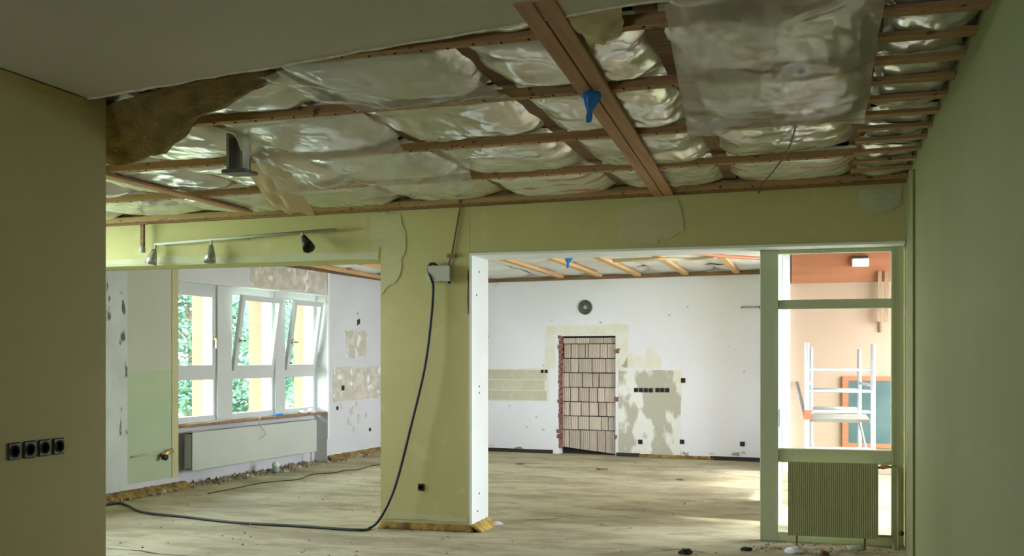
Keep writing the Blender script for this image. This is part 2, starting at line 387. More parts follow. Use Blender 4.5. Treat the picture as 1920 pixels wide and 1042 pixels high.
# painted bands of the window wall: stub of the removed wall, green dado, cream above
s0, s1 = -.6, WF.hit(235, 700)[0]
m = MB(); m.fbox(WF, s0, s1, 0, .03, .1, 2.95); m.build('pier_stub', 'white_stained', wl)
m = MB(); m.fbox(WF, s1, SN0 - .14, 0, .012, .15, 1.45); m.build('dado', 'pale_green', wl)
m = MB(); m.fbox(WF, s1, SN0 - .14, 0, .012, 1.45, 2.95); m.build('upper_paint', 'cream_upper', wl)
m = MB(); m.fbox(WF, SN0 - .14, SN0 - .02, 0, .02, .15, 2.95); m.build('edge_strip', 'olive_patch', wl)
h = WF.hit
rough_patch('plaster_patch', WF, [h(470, 500), h(612, 503), (SN1 - .05, 2.57), (SN0 + 1.55, 2.58)], 0, 'render_grey', wl, .03)
rough_patch('plaster_patch', WF, [h(625, 688), (7.7, 1.44), (7.7, .92), h(625, 752)], 0, 'render_grey', wl, .02)
rough_patch('plaster_patch', WF, [h(648, 620), h(688, 622), h(686, 668), h(650, 672)], 0, 'render_grey', wl, .03)
for px, py, r in ((640, 760, .03), (660, 770, .06), (672, 785, .05), (655, 790, .04), (668, 760, .05), (686, 776, .03), (664, 805, .03)):
    s, z = h(px, py)
    rough_patch('plaster_patch', WF, [(s - r, z - r), (s + r, z - r), (s + r * .6, z + r), (s - r * .8, z + r)], 0, 'render_grey', wl, .03, sub=3)
for px, py in ((671, 588), (672, 603)):
    s, z = h(px, py); r = .045 if py > 595 else .025
    rough_patch('plaster_patch', WF, [(s - r, z - r), (s + r, z - r), (s + r, z + r), (s - r, z + r)], 0, 'render_grey' if py < 595 else 'dark_gap', wl, .015, sub=3)
struct(MB().fbox(WF, SN1, SN1 + .04, 0, .02, .35, 2.9).build('trim_3', 'white_plaster'))

# far wall with the bricked-up doorway
DS0, DS1, DZ = FF.hit(1047, 640)[0], FF.hit(1154, 640)[0], 1.955
fs0, fs1 = -2.2, 5.35
m = MB()
m.fbox(FF, fs0, DS0, -.3, 0, 0, ZT); m.fbox(FF, DS1, fs1, -.3, 0, 0, ZT); m.fbox(FF, DS0, DS1, -.3, 0, DZ, ZT); m.fbox(FF, DS0 - .01, DS1 + .01, -.32, -.22, 0, DZ)
wf = struct(m.build('wall_far', 'white_plaster'))
m = MB(); m.fbox(FF, DS0, DS1, -.219, -.2, 0, DZ); m.build('painted_gap_shade', 'dark_gap', wf)  # near-black sheet behind the blocks, paints shade into their gaps
# dividing wall towards the hall, hall walls
m = MB(); m.box(-.52, -.42, 10.7, 12.2, 0, ZT); m.box(-.52, -.42, 15.35, 17.2, 0, ZT)
struct(m.build('wall_dividing', 'white_plaster'))
wh = struct(MB().box(-.42, 2.9, 15.5, 15.7, 0, ZT).build('wall_hall', 'peach_wall'))
m = MB(); m.box(2.7, 2.9, 9.76, 10.1, 0, ZT); m.box(2.7, 2.9, 15.1, 15.5, 0, ZT); m.box(2.7, 2.9, 10.1, 15.1, 0, .5); m.box(2.7, 2.9, 10.1, 15.1, 2.85, ZT)
struct(m.build('wall_outer', 'white_plaster'))
portal('portal_hall', (2.95, 12.6, 1.6), (-1, 0, 0), 5, 2.5)
MB().box(-.40, 2.7, 15.42, 15.5, 2.64, 3.2).build('timber_fascia', 'orange_wood', wh)

# ------------------------------------------------------------------ near ceiling: joists, battens, foil covered insulation
JX = [-7.6, -6.66, -5.68, -4.68, -3.70, -2.68, -1.68, -.74, .24]
BY = [3.55, 4.62, 5.63, 6.80, 8.05, 9.24]
def wobble(x): return .008 * NZ(x * 2, 3)
for x in JX:
    MB().hexa([(x - .05, 3.2, CZ(x) + .085), (x + .05, 3.2, CZ(x) + .085), (x + .05, 9.3, CZ(x) + .085), (x - .05, 9.3, CZ(x) + .085),
               (x - .05, 3.2, CZ(x) + .25), (x + .05, 3.2, CZ(x) + .25), (x + .05, 9.3, CZ(x) + .25), (x - .05, 9.3, CZ(x) + .25)]).build('joist', 'timber_dark', slab)
def bar(x0, x1, y, wid, z_off, ht, name, mname, dy=0):
    m = MB(); z0, z1 = CZ(x0) + z_off, CZ(x1) + z_off; h_ = wid / 2
    m.hexa([(x0, y - h_, z0), (x1, y + dy - h_, z1), (x1, y + dy + h_, z1), (x0, y + h_, z0), (x0, y - h_, z0 + ht), (x1, y + dy - h_, z1 + ht), (x1, y + dy + h_, z1 + ht), (x0, y + h_, z0 + ht)])
    return m.build(name, mname, slab)
for i, y in enumerate(BY):
    x0 = -8.0 if y > 5 else (-3.7 if y > 4 else -1.9)
    bar(x0, .25, y, .07, 0, .05, 'batten', 'batten_wood', random.uniform(-.03, .03))
    # nails in a row along the batten
    m = MB()
    xx = x0 + .1
    while xx < .2:
        m.lathe([(.008, 0), (.005, -.006)], (xx, y + random.uniform(-.02, .02), CZ(xx)), (0, 0, 1), 6); xx += .13
    o = m.build('nail_row', 'dark_gap', slab); o['kind'] = 'stuff'
k = 0
y = 3.95
while y < 9.25:
    bar(.22, .67, y, .10 if y < 7 else .085, random.uniform(-.004, .004), .022, 'batten', 'batten_wood', random.uniform(-.02, .03)); y += .40
bar(-8.0, .67, 9.28, .04, -.02, .03, 'edge_batten', 'timber_dark')
# insulation in film, one cushion per bay
def cushion(x0, x1, y0, y1, sag, mname, seed, zo=.13, parent=slab, nu=22, nv=22, name='insulation_cushion', zf=CZ):
    def fn(u, v):
        x = x0 + (x1 - x0) * u; y = y0 + (y1 - y0) * v
        e = (1 - abs(2 * u - 1) ** 5) * (1 - abs(2 * v - 1) ** 8)
        z = zf(x) + zo - sag * e + .03 * NZ(x * 2.2 + seed * 7.1, y * 2.2 + seed * 3.3, seed) + .014 * NZ(x * 9, y * 6 + seed, 2) + .012 * abs(NZ(x * 7 + y * 5, y * 4 - x * 3 + seed, 4)) + .006 * NZ(x * 20, y * 14, seed)
        return Vector((x + .03 * NZ(y * 3, seed), y, max(z, zf(x) + .004 + .008 * abs(NZ(x * 5, y * 5, seed)))))
    m = MB(); m.grid(fn, nu, nv); return m.build(name, mname, parent, fix=False)
sd_ = 0
for r_ in range(len(BY) - 1):
    for q in range(len(JX) - 1):
        x0, x1, y0, y1 = JX[q], JX[q + 1], BY[r_], BY[r_ + 1]
        if r_ == 0 and q < 5: continue
        if r_ == 1 and q < 3: continue
        sd_ += 1
        pr = (r_ == 4 and q in (5, 7))
        cushion(x0 + random.uniform(-.005, .045), x1 - random.uniform(-.005, .045), y0 + .02, y1 - .02, random.uniform(.085, .115), 'foil_print' if pr else 'foil', sd_, .10)
# narrow bay behind the close battens at the right wall
for r_ in range(len(BY) - 1):
    sd_ += 1; cushion(.27, .67, BY[r_], BY[r_ + 1], .05, 'foil', sd_, .075)

# boards nailed under the battens
def board(x0, y0, x1, y1, wid, name, label, mname='plank_wood', zo=-.024):
    d = (Vector((x1, y1, 0)) - Vector((x0, y0, 0))).normalized(); s_ = Vector((d.y, -d.x, 0)) * wid / 2
    a, b = Vector((x0, y0, CZ(x0) + zo)), Vector((x1, y1, CZ(x1) + zo)); up = Vector((0, 0, .022))
    m = MB(); m.hexa([a - s_, a + s_, b + s_, b - s_, a - s_ + up, a + s_ + up, b + s_ + up, b - s_ + up])
    return tag(m.build(name, mname, origin=a, bevel=.003), label, 'plank')
board(-1.143, 4.1, -1.362, 9.25, .08, 'ceiling_plank', 'brown ceiling plank beside the blue scrap, the left one of two')
board(-1.052, 4.1, -1.271, 9.25, .085, 'ceiling_plank', 'brown ceiling plank, the right one of the two laid side by side')
board(-5.15, 6.5, -5.15, 8.9, .10, 'ceiling_plank', 'single brown ceiling plank above the track lights')

# ------------------------------------------------------------------ far room ceiling
CF = 2.90
for px, py, qx, qy in ((955, 488, 1045, 519), (1035, 484, 1118, 517), (1110, 480, 1192, 516), (1215, 475, 1287, 516), (1340, 471, 1384, 515)):
    b = hz(qx, qy, CF); x = b.x
    MB().box(x - .045, x + .045, 9.8, b.y + .25, CF, CF + .05).build('batten', 'far_batten', slab)
for x in (-7.0, -6.2):
    MB().box(x - .045, x + .045, 9.8, 17.4, CF, CF + .05).build('batten', 'far_batten', slab)
XS = [-7.5, -6.6, -5.6, -4.6, -3.6, -2.6, -1.6, -.5]
for q in range(len(XS) - 1):
    for r_ in range(6):
        y0 = 9.8 + r_ * 1.28
        cushion(XS[q], XS[q + 1], y0 + .02, y0 + 1.24, .05, 'foil_white', 90 + q * 7 + r_, .10, zf=lambda x: CF, nu=8, nv=8)
m = MB(); m.fbox(FF, fs0, 5.0, .0, .05, CF - .02, CF + .04); m.build('edge_batten', 'timber_dark', slab)
m = MB(); m.fbox(WF, -.3, 7.6, .0, .05, CF - .0, CF + .05); m.build('edge_batten', 'timber_dark', slab)
# hall ceiling boards
for k in range(6): MB().box(-.42, 2.7, 9.8 + k * .95, 9.8 + k * .95 + .94, 3.2, 3.22).build('ceiling_board', 'orange_wood', slab)

# ------------------------------------------------------------------ glazed door frame between the rooms
d1 = struct(bpy.data.objects.new('door_1', None)); C.objects.link(d1); d1.location = (.06, 9.6, 0)
def dbox(name, x0, x1, z0, z1, y0=9.56, y1=9.64, mt='frame_green'): return MB().box(x0, x1, y0, y1, z0, z1).build(name, mt, d1, bevel=.004)
dbox('post', -.515, -.36, 0, 2.535); dbox('post', .568, .668, 0, 2.535)
dbox('top_rail', -.36, .568, 2.50, 2.535); dbox('transom', -.36, .568, 2.02, 2.10); dbox('lock_rail', -.36, .568, .69, .81); dbox('bottom_rail', -.36, .568, 0, .085)
MB().box(-.375, -.36, 9.545, 9.56, .085, 2.5).build('glazing_bead', 'frame_green', d1); MB().box(.568, .583, 9.545, 9.56, .085, 2.5).build('glazing_bead', 'frame_green', d1)
for z0, z1 in ((2.10, 2.50), (.81, 2.02), (.085, .69)): dbox('pane', -.36, .568, z0, z1, 9.597, 9.603, 'window_glass')

# ------------------------------------------------------------------ windows in the niche
WO = -.27                                     # back plane of the frames
def H2(px, py): return WF.hit(px, py, WO + .06)
units = [(335, 403, False), (430, 512, True), (530, 600, True)]
us = []
for a, b, t in units: us.append((H2(a, 600)[0], H2(b, 600)[0], t))
us = [(SN0 + .02, us[0][1], False), us[1], (us[2][0], SN1 + .12 if False else SN1 - .02 + 0, True)]
zb, zt_, ztr0, ztr1 = .79, 2.50, 1.31, 1.44
names = ('window_1', 'window_2', 'window_3')
for (a, b, tilt), nm in zip(us, names):
    wroot = struct(bpy.data.objects.new(nm, None)); C.objects.link(wroot); wroot.location = WF.pt((a + b) / 2, WO, zb)
    P = 'white_pvc'
    def fb(name, a0, a1, z0, z1, o0=WO, o1=WO + .07, mt=P, par=None): 
        return MB().fbox(WF, a0, a1, o0, o1, z0, z1).build(name, mt, par or wroot, bevel=.004 if mt == P else 0)
    fr = MB(); ft = .055
    fr.fbox(WF, a, a + ft, WO, WO + .07, zb, zt_); fr.fbox(WF, b - ft, b, WO, WO + .07, zb, zt_)
    fr.fbox(WF, a + ft, b - ft, WO, WO + .07, zb, zb + ft); fr.fbox(WF, a + ft, b - ft, WO, WO + .07, zt_ - ft, zt_); fr.fbox(WF, a + ft, b - ft, WO, WO + .07, ztr0, ztr1)
    fr.build('frame', P, wroot)
    fb('pane', a + ft, b - ft, zb + ft, ztr0, WO + .03, WO + .036, 'window_glass')
    # opening sash, tilted inwards on two of the windows
    sa, sb, z0, z1 = a + ft - .015, b - ft + .015, ztr1 - .015, zt_ - ft + .015
    ang = R(8.5) if tilt else 0
    piv = WF.pt(0, WO + .06, z0)
    def tl(mb):
        if ang:
            for i, v in enumerate(mb.v):
                q = v - piv; on = q.dot(WF.n); al = q.dot(WF.d); zz = q.z
                mb.v[i] = piv + WF.d * al + WF.n * (on * math.cos(ang) + zz * math.sin(ang)) + Vector((0, 0, zz * math.cos(ang) - on * math.sin(ang)))
        return mb
    sw = .075; q0, q1 = WO + .05, WO + .10
    sm_ = MB(); sm_.fbox(WF, sa, sa + sw, q0, q1, z0, z1); sm_.fbox(WF, sb - sw, sb, q0, q1, z0, z1); sm_.fbox(WF, sa + sw, sb - sw, q0, q1, z0, z0 + sw); sm_.fbox(WF, sa + sw, sb - sw, q0, q1, z1 - sw, z1)
    sash = tl(sm_).build('sash', P, wroot)
    pm = MB(); pm.fbox(WF, sa + sw, sb - sw, q0 + .02, q0 + .026, z0 + sw, z1 - sw); tl(pm).build('pane', 'window_glass', sash)
    hm = MB(); hs = sb - sw / 2 if not tilt else sa + sw / 2; hzz = (z0 + z1) / 2 - .1
    hm.fbox(WF, hs - .014, hs + .014, q1, q1 + .012, hzz - .035, hzz + .035); hm.fbox(WF, hs - .01, hs + .01, q1 + .012, q1 + .045, hzz - .01, hzz + .01)
    hm.fbox(WF, hs - .01, hs + .01, q1 + .03, q1 + .045, hzz - (.12 if not tilt else .01), hzz + .01)
    if tilt: hm.fbox(WF, hs - .01, hs + .11, q1 + .03, q1 + .045, hzz - .01, hzz + .01)
    tl(hm).build('handle', 'brass' if not tilt else 'steel', sash)
# posts between the windows, head and niche lining
for k, (a, b) in enumerate(((us[0][1], us[1][0]), (us[1][1], us[2][0]))):
    struct(MB().fbox(WF, a + .002, b - .002, -.40, WO + .10, .74, ZN).build('window_post', 'white_pvc'))
struct(MB().fbox(WF, SN0, SN1, -.30, WO + .075, zt_, ZN).build('window_head', 'white_pvc'))
# sill board with rough edge
sl = MB(); sl.grid(lambda u, v: WF.pt(SN0 + .01 + (SN1 - SN0 - .02) * u, -.20 + .215 * v + (.012 * NZ(u * 30, 3) if v > .9 else 0), .735 + .006 * NZ(u * 22, v)), 50, 4, (0, 0, .035))
struct(sl.build('window_sill', 'sill_wood'))
struct(MB().fbox(WF, SN0 + .01, SN1 - .01, -.21, -.11, .772, .79).build('window_sill', 'white_pvc'))

# ------------------------------------------------------------------ white panel radiator in the niche
ra0, ra1, rz0, rz1 = WF.hit(361, 850)[0], WF.hit(594, 820)[0], .185, .665
rr = thing('panel_radiator', WF.pt((ra0 + ra1) / 2, -.06, 0), 'long white panel radiator under the three windows', 'radiator')
MB().fbox(WF, ra0, ra1, -.015, .0, rz0, rz1).build('front_panel', 'radiator_white', rr, bevel=.005)
MB().fbox(WF, ra0, ra1, -.125, -.11, rz0, rz1).build('back_panel', 'radiator_white', rr, bevel=.005)
fm = MB()
n = 60
for i in range(n): 
    s_ = ra0 + .03 + (ra1 - ra0 - .06) * i / n; fm.fbox(WF, s_, s_ + .004, -.11, -.015, rz0 + .03, rz1 - .03)
o = fm.build('convector_fins', 'radiator_white', rr); o['kind'] = 'stuff'
for s_ in (ra0, ra1 - .01): MB().fbox(WF, s_, s_ + .006, -.105, -.02, rz0 + .03, rz1 - .02).build('side_grille', 'grey_plastic', rr)
MB().fbox(WF, ra0, ra1, -.11, -.015, rz1 - .006, rz1).build('top_grille', 'grey_plastic', rr)
MB().tube([WF.pt(ra1 - .06, -.06, rz0), WF.pt(ra1 - .06, -.06, 0)], .011).build('pipe', 'radiator_white', rr)
for s_ in (ra0 + .3, ra1 - .3): MB().fbox(WF, s_, s_ + .03, -.22, -.125, rz0 + .05, rz1 - .05).build('bracket', 'steel', rr)

# valve with pipe on the green dado
vs_, vz = WF.hit(303, 852)
va = thing('radiator_valve', WF.pt(vs_, .04, vz), 'brass radiator valve on a thin pipe across the green wall', 'valve')
MB().tube([WF.pt(WF.hit(243, 852)[0], .025, vz + .02), WF.pt(vs_, .03, vz + .03)], .011).build('pipe', 'pale_edge', va)
MB().tube([WF.pt(vs_ - .05, .06, vz - .02), WF.pt(vs_ - .05, .11, vz - .03)], .035, 12).build('cap', 'black_plastic', va)
MB().tube([WF.pt(vs_ - .05, .05, vz), WF.pt(vs_ + .13, .05, vz + .04)], .03, 12).build('body', 'brass', va)

# rubble and foam along the window wall
m = MB()
for i in range(420):
    s_ = random.uniform(-.5, 7.2); o1 = abs(random.gauss(0, .09)) + .02 + (-.2 if SN0 < s_ < SN1 and random.random() < .4 else 0); r_ = random.uniform(.012, .045)
    c = WF.pt(s_, o1, r_ * .6); a = random.uniform(0, 3)
    m.add([c + Vector((math.cos(a + k * 2.1) * r_, math.sin(a + k * 2.1) * r_ * .8, -r_ * .5)) for k in range(3)] + [c + Vector((random.uniform(-.3, .3) * r_, 0, r_ * .7))], [(0, 1, 2), (0, 1, 3), (1, 2, 3), (2, 0, 3)])
tag(m.build('wall_rubble', 'rubble'), 'crumbled plaster rubble along the foot of the window wall', 'rubble', kind='stuff')
m = MB(); m.grid(lambda u, v: WF.pt(-.5 + 1.85 * u, .14 * (1 - v) + .03 + .03 * NZ(u * 12, 2), .085 * v + .012 * NZ(u * 30, v)), 44, 3, tuple(-WF.n * .03))
tag(m.build('insulation_strip', 'foam'), 'orange-brown foam strip below the green part of the window wall', 'insulation')
m = MB(); m.grid(lambda u, v: WF.pt(4.85 + 2.7 * u, .10 * (1 - v) + .02 + .02 * NZ(u * 12, 8), .09 * v + .014 * NZ(u * 30, v + 5)), 44, 3, tuple(-WF.n * .03))
tag(m.build('insulation_strip', 'foam'), 'reddish foam strip below the patched white wall', 'insulation')
# far wall foot: dark joint
m = MB()
for a, b in ((fs0, DS0 - .1), (DS1 + .02, 2.75), (3.9, 4.9)): m.fbox(FF, a, b, .0, .025, .0, .06)
struct(m.build('baseboard_far', 'dark_gap'))
m = MB(); m.grid(lambda u, v: FF.pt(2.75 + 1.2 * u, .05 * (1 - v) + .01, .05 * v + .01 * NZ(u * 30, v)), 24, 2, tuple(-FF.n * .01))
tag(m.build('insulation_strip', 'foam'), 'low yellow foam strip at the foot of the far wall', 'insulation')

# ------------------------------------------------------------------ bricked-up doorway
def bs(cx): return FF.hit(1000 + cx / 3.72, 700)[0]
rows = [(.0, [(195, 285), (288, 380), (384, 475), (479, 562)]),
        (.105, [(200, 253), (257, 305), (309, 350), (356, 372), (376, 453), (457, 505), (509, 560)]),
        (.345, [(190, 245), (249, 300), (305, 395), (401, 490), (496, 562)]),
        (.585, [(190, 235), (240, 328), (335, 398), (402, 445), (452, 560)]),
        (.825, [(190, 245), (250, 300), (308, 375), (380, 432), (440, 485), (490, 562)]),
        (1.065, [(190, 242), (250, 320), (325, 376), (380, 437), (445, 500), (505, 562)]),
        (1.30, [(186, 250), (255, 299), (305, 376), (381, 461), (466, 510), (515, 562)]),
        (1.53, [(186, 240), (245, 316), (321, 381), (385, 430), (435, 490), (495, 562)])]
tops = [r[0] for r in rows] + [1.86]
inf = thing('brick_infill', FF.pt((DS0 + DS1) / 2, -.1, 0), 'doorway walled up with staggered pale clay blocks', 'brickwork')
for i, (t, cols) in enumerate(rows):
    zt0 = DZ - .03 - t; zb0 = DZ - .03 - tops[i + 1] + .012
    for a, b in cols:
        sa, sb = bs(a) , bs(b); pr_ = random.uniform(-.012, .012)
        mb = MB(); c8 = FF.pt
        zlow = zb0
        za, zb_ = (zlow + (.20 - .17 * (sa - DS0) / (DS1 - DS0)) - .06, zlow + (.20 - .17 * (sb - DS0) / (DS1 - DS0)) - .06) if i == 7 else (zlow, zlow)
        if i == 7: za, zb_ = max(.12 - .10 * (sa - DS0), .03), max(.12 - .10 * (sb - DS0), .02)
        o0, o1 = -.2, -.07 + pr_
        mb.hexa([c8(sa, o1, za), c8(sb, o1, zb_), c8(sb, o0, zb_), c8(sa, o0, za), c8(sa, o1, zt0), c8(sb, o1, zt0), c8(sb, o0, zt0), c8(sa, o0, zt0)])
        mb.build('brick', 'clay_block', inf, origin=FF.pt((sa + sb) / 2, -.1, zt0), bevel=.006)
# ragged red brick jamb at the left side and stubs at the right
zz = .1
while zz < 1.95:
    hh = random.uniform(.06, .075); ww = random.uniform(.0, .05)
    m = MB(); m.fbox(FF, DS0 - ww, DS0 + .05, -.10, -.004 + random.uniform(-.02, .01), zz, zz + hh); m.build('brick', 'red_brick', wf, origin=FF.pt(DS0, 0, zz), bevel=.006); zz += hh + .014
for zc, ww in ((1.70, .10), (.92, .05), (.30, .04)):
    rough_patch('brick', FF, [(DS1 - .02, zc - .04), (DS1 + ww * .7, zc - .03), (DS1 + ww * .8, zc + .04), (DS1 - .02, zc + .045)], -.02, 'red_brick', wf, .012, .026, 4)
# cream surround where the door frame was
rough_patch('plaster_patch', FF, [(DS0 - .22, DZ), (DS0 - .2, 2.13), (DS1 + .22, 2.14), (DS1 + .2, 1.4), (DS1 + .03, 1.4), (DS1 + .03, DZ + .02), (DS0, DZ + .02)], 0, 'cream_patch', wf, .012, .004)
rough_patch('plaster_patch', FF, [(DS0 - .24, 1.42), (DS0 - .05, 1.42), (DS0 - .05, DZ), (DS0 - .22, DZ)], 0, 'cream_patch', wf, .012, .004)
rough_patch('plaster_patch', FF, [FF.hit(1165, 690), FF.hit(1180, 660), FF.hit(1205, 668), FF.hit(1220, 648), FF.hit(1238, 670), FF.hit(1240, 692)], 0, 'cream_patch', wf, .02, .004)
# stripped grey area right of the doorway
rough_patch('plaster_patch', FF, [FF.hit(1160, 694), FF.hit(1277, 694), FF.hit(1277, 852), FF.hit(1160, 850)], 0, 'render_streak', wf, .01, .006, 10)
rough_patch('plaster_patch', FF, [FF.hit(1266, 694), FF.hit(1277, 694), FF.hit(1276, 735), FF.hit(1268, 735)], .004, 'cream_patch', wf, .008, .004)
# course of bare blocks left of the doorway
bz = [1.40, 1.225, 1.045, .875]
for i in range(3):
    s_ = -1.9 + (i % 2) * .2
    while s_ < 1.12:
        L_ = .40; e = min(s_ + L_, 1.14)
        if e - s_ > .06:
            m = MB(); m.fbox(FF, s_ + .006, e - .006, -.02, .010 + random.uniform(-.002, .003), bz[i + 1] + .006, bz[i] - .006); m.build('brick', 'block_grey', wf, origin=FF.pt(s_, 0, bz[i]))
        s_ += L_
rough_patch('plaster_patch', FF, [(-1.95, .86), (1.17, .86), (1.17, 1.415), (-1.95, 1.415)], 0, 'cream_patch', wf, .012, .004, 16)
for k in range(26):
    s_ = random.uniform(-.3, 4.5); r_ = random.uniform(.02, .09)
    if DS0 - .12 < s_ < DS1 + .1: continue
    zc = random.choice((.07, .08, .1, .12))
    rough_patch('plaster_patch', FF, [(s_ - r_ * 1.6, zc - .02), (s_ + r_ * 1.5, zc - .02), (s_ + r_, zc + r_ * .6), (s_ - r_ * .7, zc + r_ * .5)], 0, random.choice(('render_grey', 'cream_patch', 'rubble')), wf, .015, .003, 3)
for k in range(22):
    s_, zc, r_ = random.uniform(0, 4.5), random.uniform(.3, 2.8), random.uniform(.006, .016)
    if DS0 - .1 < s_ < DS1 + .1 and zc < 2.0: continue
    rough_patch('plaster_chip', FF, [(s_ - r_, zc - r_), (s_ + r_, zc - r_), (s_ + r_, zc + r_), (s_ - r_, zc + r_)], 0, 'render_grey', wf, .008, .003, 2)
rough_patch('plaster_patch', FF, [FF.hit(917, 527), FF.hit(940, 527), FF.hit(930, 540)], 0, 'cream_patch', wf, .01, .004)

# ------------------------------------------------------------------ sockets and boxes
def gang(F, s, z, n, label, pitch=.071, size=.058, name='socket_box', cat='socket', group=None, out=0):
    t = thing(name, F.pt(s + pitch * (n - 1) / 2, out, z), label, cat, group)
    for i in range(n):
        c = MB(); a = s + i * pitch; h_ = size / 2
        c.fbox(F, a - h_, a + h_, out, out + .012, z - h_, z + h_); b = c.build('box', 'black_plastic', t, bevel=.006)
        MB().lathe([(h_ * .75, 0), (h_ * .75, .004), (h_ * .6, .004), (h_ * .55, -.002)], F.pt(a, out + .012, z), F.n, 14).build('cup', 'dark_gap', b)
    return t
gang(LF, 4.30, 1.145, 4, 'row of four black sockets on the near left wall', .105, .085, 'socket_strip')
gang(FF, *FF.hit(1017, 696), 2, 'pair of black socket boxes left of the bricked doorway', .07, .06)
gang(FF, *FF.hit(1193, 731), 4, 'row of four black socket boxes on the stripped grey plaster', .082, .07, out=.006)
gang(FF, *FF.hit(1233, 731), 3, 'row of three black socket boxes on the stripped grey plaster', .08, .07, out=.006)
for px, py, lb in ((1281, 713, 'single black socket box at the upper right corner of the grey patch'), (1279, 828, 'single black socket box at the lower right corner of the grey patch'),
                   (1392, 832, 'single black socket box low on the white far wall near the green door frame'), (1201, 828, 'single black socket box low inside the grey plaster patch')):
    gang(FF, *FF.hit(px, py), 1, lb, .07, .075, out=.006 if px == 1201 else 0)
gang(MF, *hy(790, 913, 9.3).xz[:], 1, 'single black socket hole low on the olive pillar', .07, .065)
gang(WF, *WF.hit(642, 727), 1, 'black socket box in the grey band beside the windows', .07, .08, out=.006)
gang(WF, *WF.hit(632, 765), 1, 'small dark socket box below the grey band near the window', .07, .06)
gang(WF, *WF.hit(693, 805), 1, 'small dark socket box low on the patched wall near the pillar', .07, .06)
# round vent above the doorway
c = FF.hit(1098, 576)
vt = thing('round_vent', FF.pt(c[0], 0, c[1]), 'round dark grey vent high above the bricked doorway', 'vent')
mat('vent_grey', (.07, .07, .06), .6, (.12, .12, .11), 9)
MB().lathe([(.118, 0), (.122, .02), (.112, .03), (.1, .03), (.097, .014), (.001, .014)], FF.pt(c[0], 0, c[1]), FF.n, 32).build('rim', 'vent_grey', vt)
MB().lathe([(.035, .014), (.03, .03), (.001, .032)], FF.pt(c[0], 0, c[1]), FF.n, 16).build('hub', 'grey_plastic', vt)
for k in range(5):
    zc = c[1] - .07 + k * .035; hw = math.sqrt(max(.094 ** 2 - (zc - c[1]) ** 2, .0004))
    MB().fbox(FF, c[0] - hw, c[0] + hw, .014, .024, zc - .006, zc + .006).build('slat', 'vent_grey', vt)
# bracket rods on the far wall near the door frame
a = FF.hit(1390, 576)
br = thing('wall_rod', FF.pt(a[0], 0, a[1]), 'thin grey rod on the far wall beside the door frame', 'rod')
MB().tube([FF.pt(a[0], .02, a[1]), FF.pt(a[0] + .5, .02, a[1])], .012).build('rod', 'steel', br)
MB().fbox(FF, a[0] + .28, a[0] + .31, 0, .03, a[1] - .03, a[1] + .02).build('clip', 'black_plastic', br)

# ------------------------------------------------------------------ pillar: junction box and black cable
jb = thing('junction_box', hy(827, 525, 9.3), 'grey junction box high on the olive pillar', 'junction box')
p0, p1 = hy(808, 500, 9.3), hy(847, 527, 9.3)
MB().box(p0.x, p1.x, 9.235, 9.3, p1.z, p0.z).build('housing', 'grey_plastic', jb, bevel=.006)
MB().box(p0.x - .003, p1.x + .003, 9.225, 9.24, p1.z - .003, p0.z + .003).build('cover', 'grey_plastic', jb, bevel=.004)
for px in (812, 842): MB().lathe([(.012, 0), (.012, .02), (.006, .024)], hy(px, 527, 9.265), (0, 0, -1), 8).build('cable_gland', 'black_rubber', jb)
pts = [hy(822, 503, 9.26), hy(815, 495, 9.25), hy(806, 496, 9.245), hy(803, 508, 9.24), hy(808, 522, 9.225), hy(812, 540, 9.235), hy(808, 600, 9.22), hy(796, 690, 9.20), hy(770, 800, 9.19), hy(742, 908, 9.17), hy(715, 968, 9.14)]
fl_pts = [(694, 989), (670, 993), (560, 986), (440, 979), (340, 968), (268, 960), (240, 948), (222, 943), (190, 947), (150, 950)]
pts += [hz(px, py, .014) for px, py in fl_pts]
tag(MB().tube(bez(pts, 8), .0135, 8).build('power_cable', 'black_rubber', origin=hz(694, 989, 0)), 'black power cable hanging from the junction box and running across the floor', 'cable')
tag(MB().tube(bez([hy(838, 505, 9.28), hy(848, 470, 9.285), hy(855, 430, 9.285), hy(866, 372, 9.285)], 6), .008, 6).build('feed_cable', 'timber_dark', origin=hy(838, 505, 9.3)), 'thin brown cable from the junction box up to the ceiling', 'cable')
tag(MB().fbox(MF, hy(840, 480, 9.3).x, hy(856, 480, 9.3).x, 0, .03, hy(848, 483, 9.3).z, hy(848, 476, 9.3).z).build('cable_clip', 'timber_dark', origin=hy(848, 483, 9.3)), 'small clip holding the thin cable above the junction box', 'clip')
# second thin cord and crack-like cord on the floor
tag(MB().tube(bez([hz(px, py, .006) for px, py in ((390, 925), (425, 918), (450, 913), (490, 905), (520, 902), (560, 898), (585, 889), (625, 886), (650, 881), (672, 880), (695, 873), (712, 871))], 6), .0065, 6).build('floor_cord', 'black_rubber', origin=hz(450, 912, 0)), 'thin dark cord lying on the floor towards the radiator', 'cord')

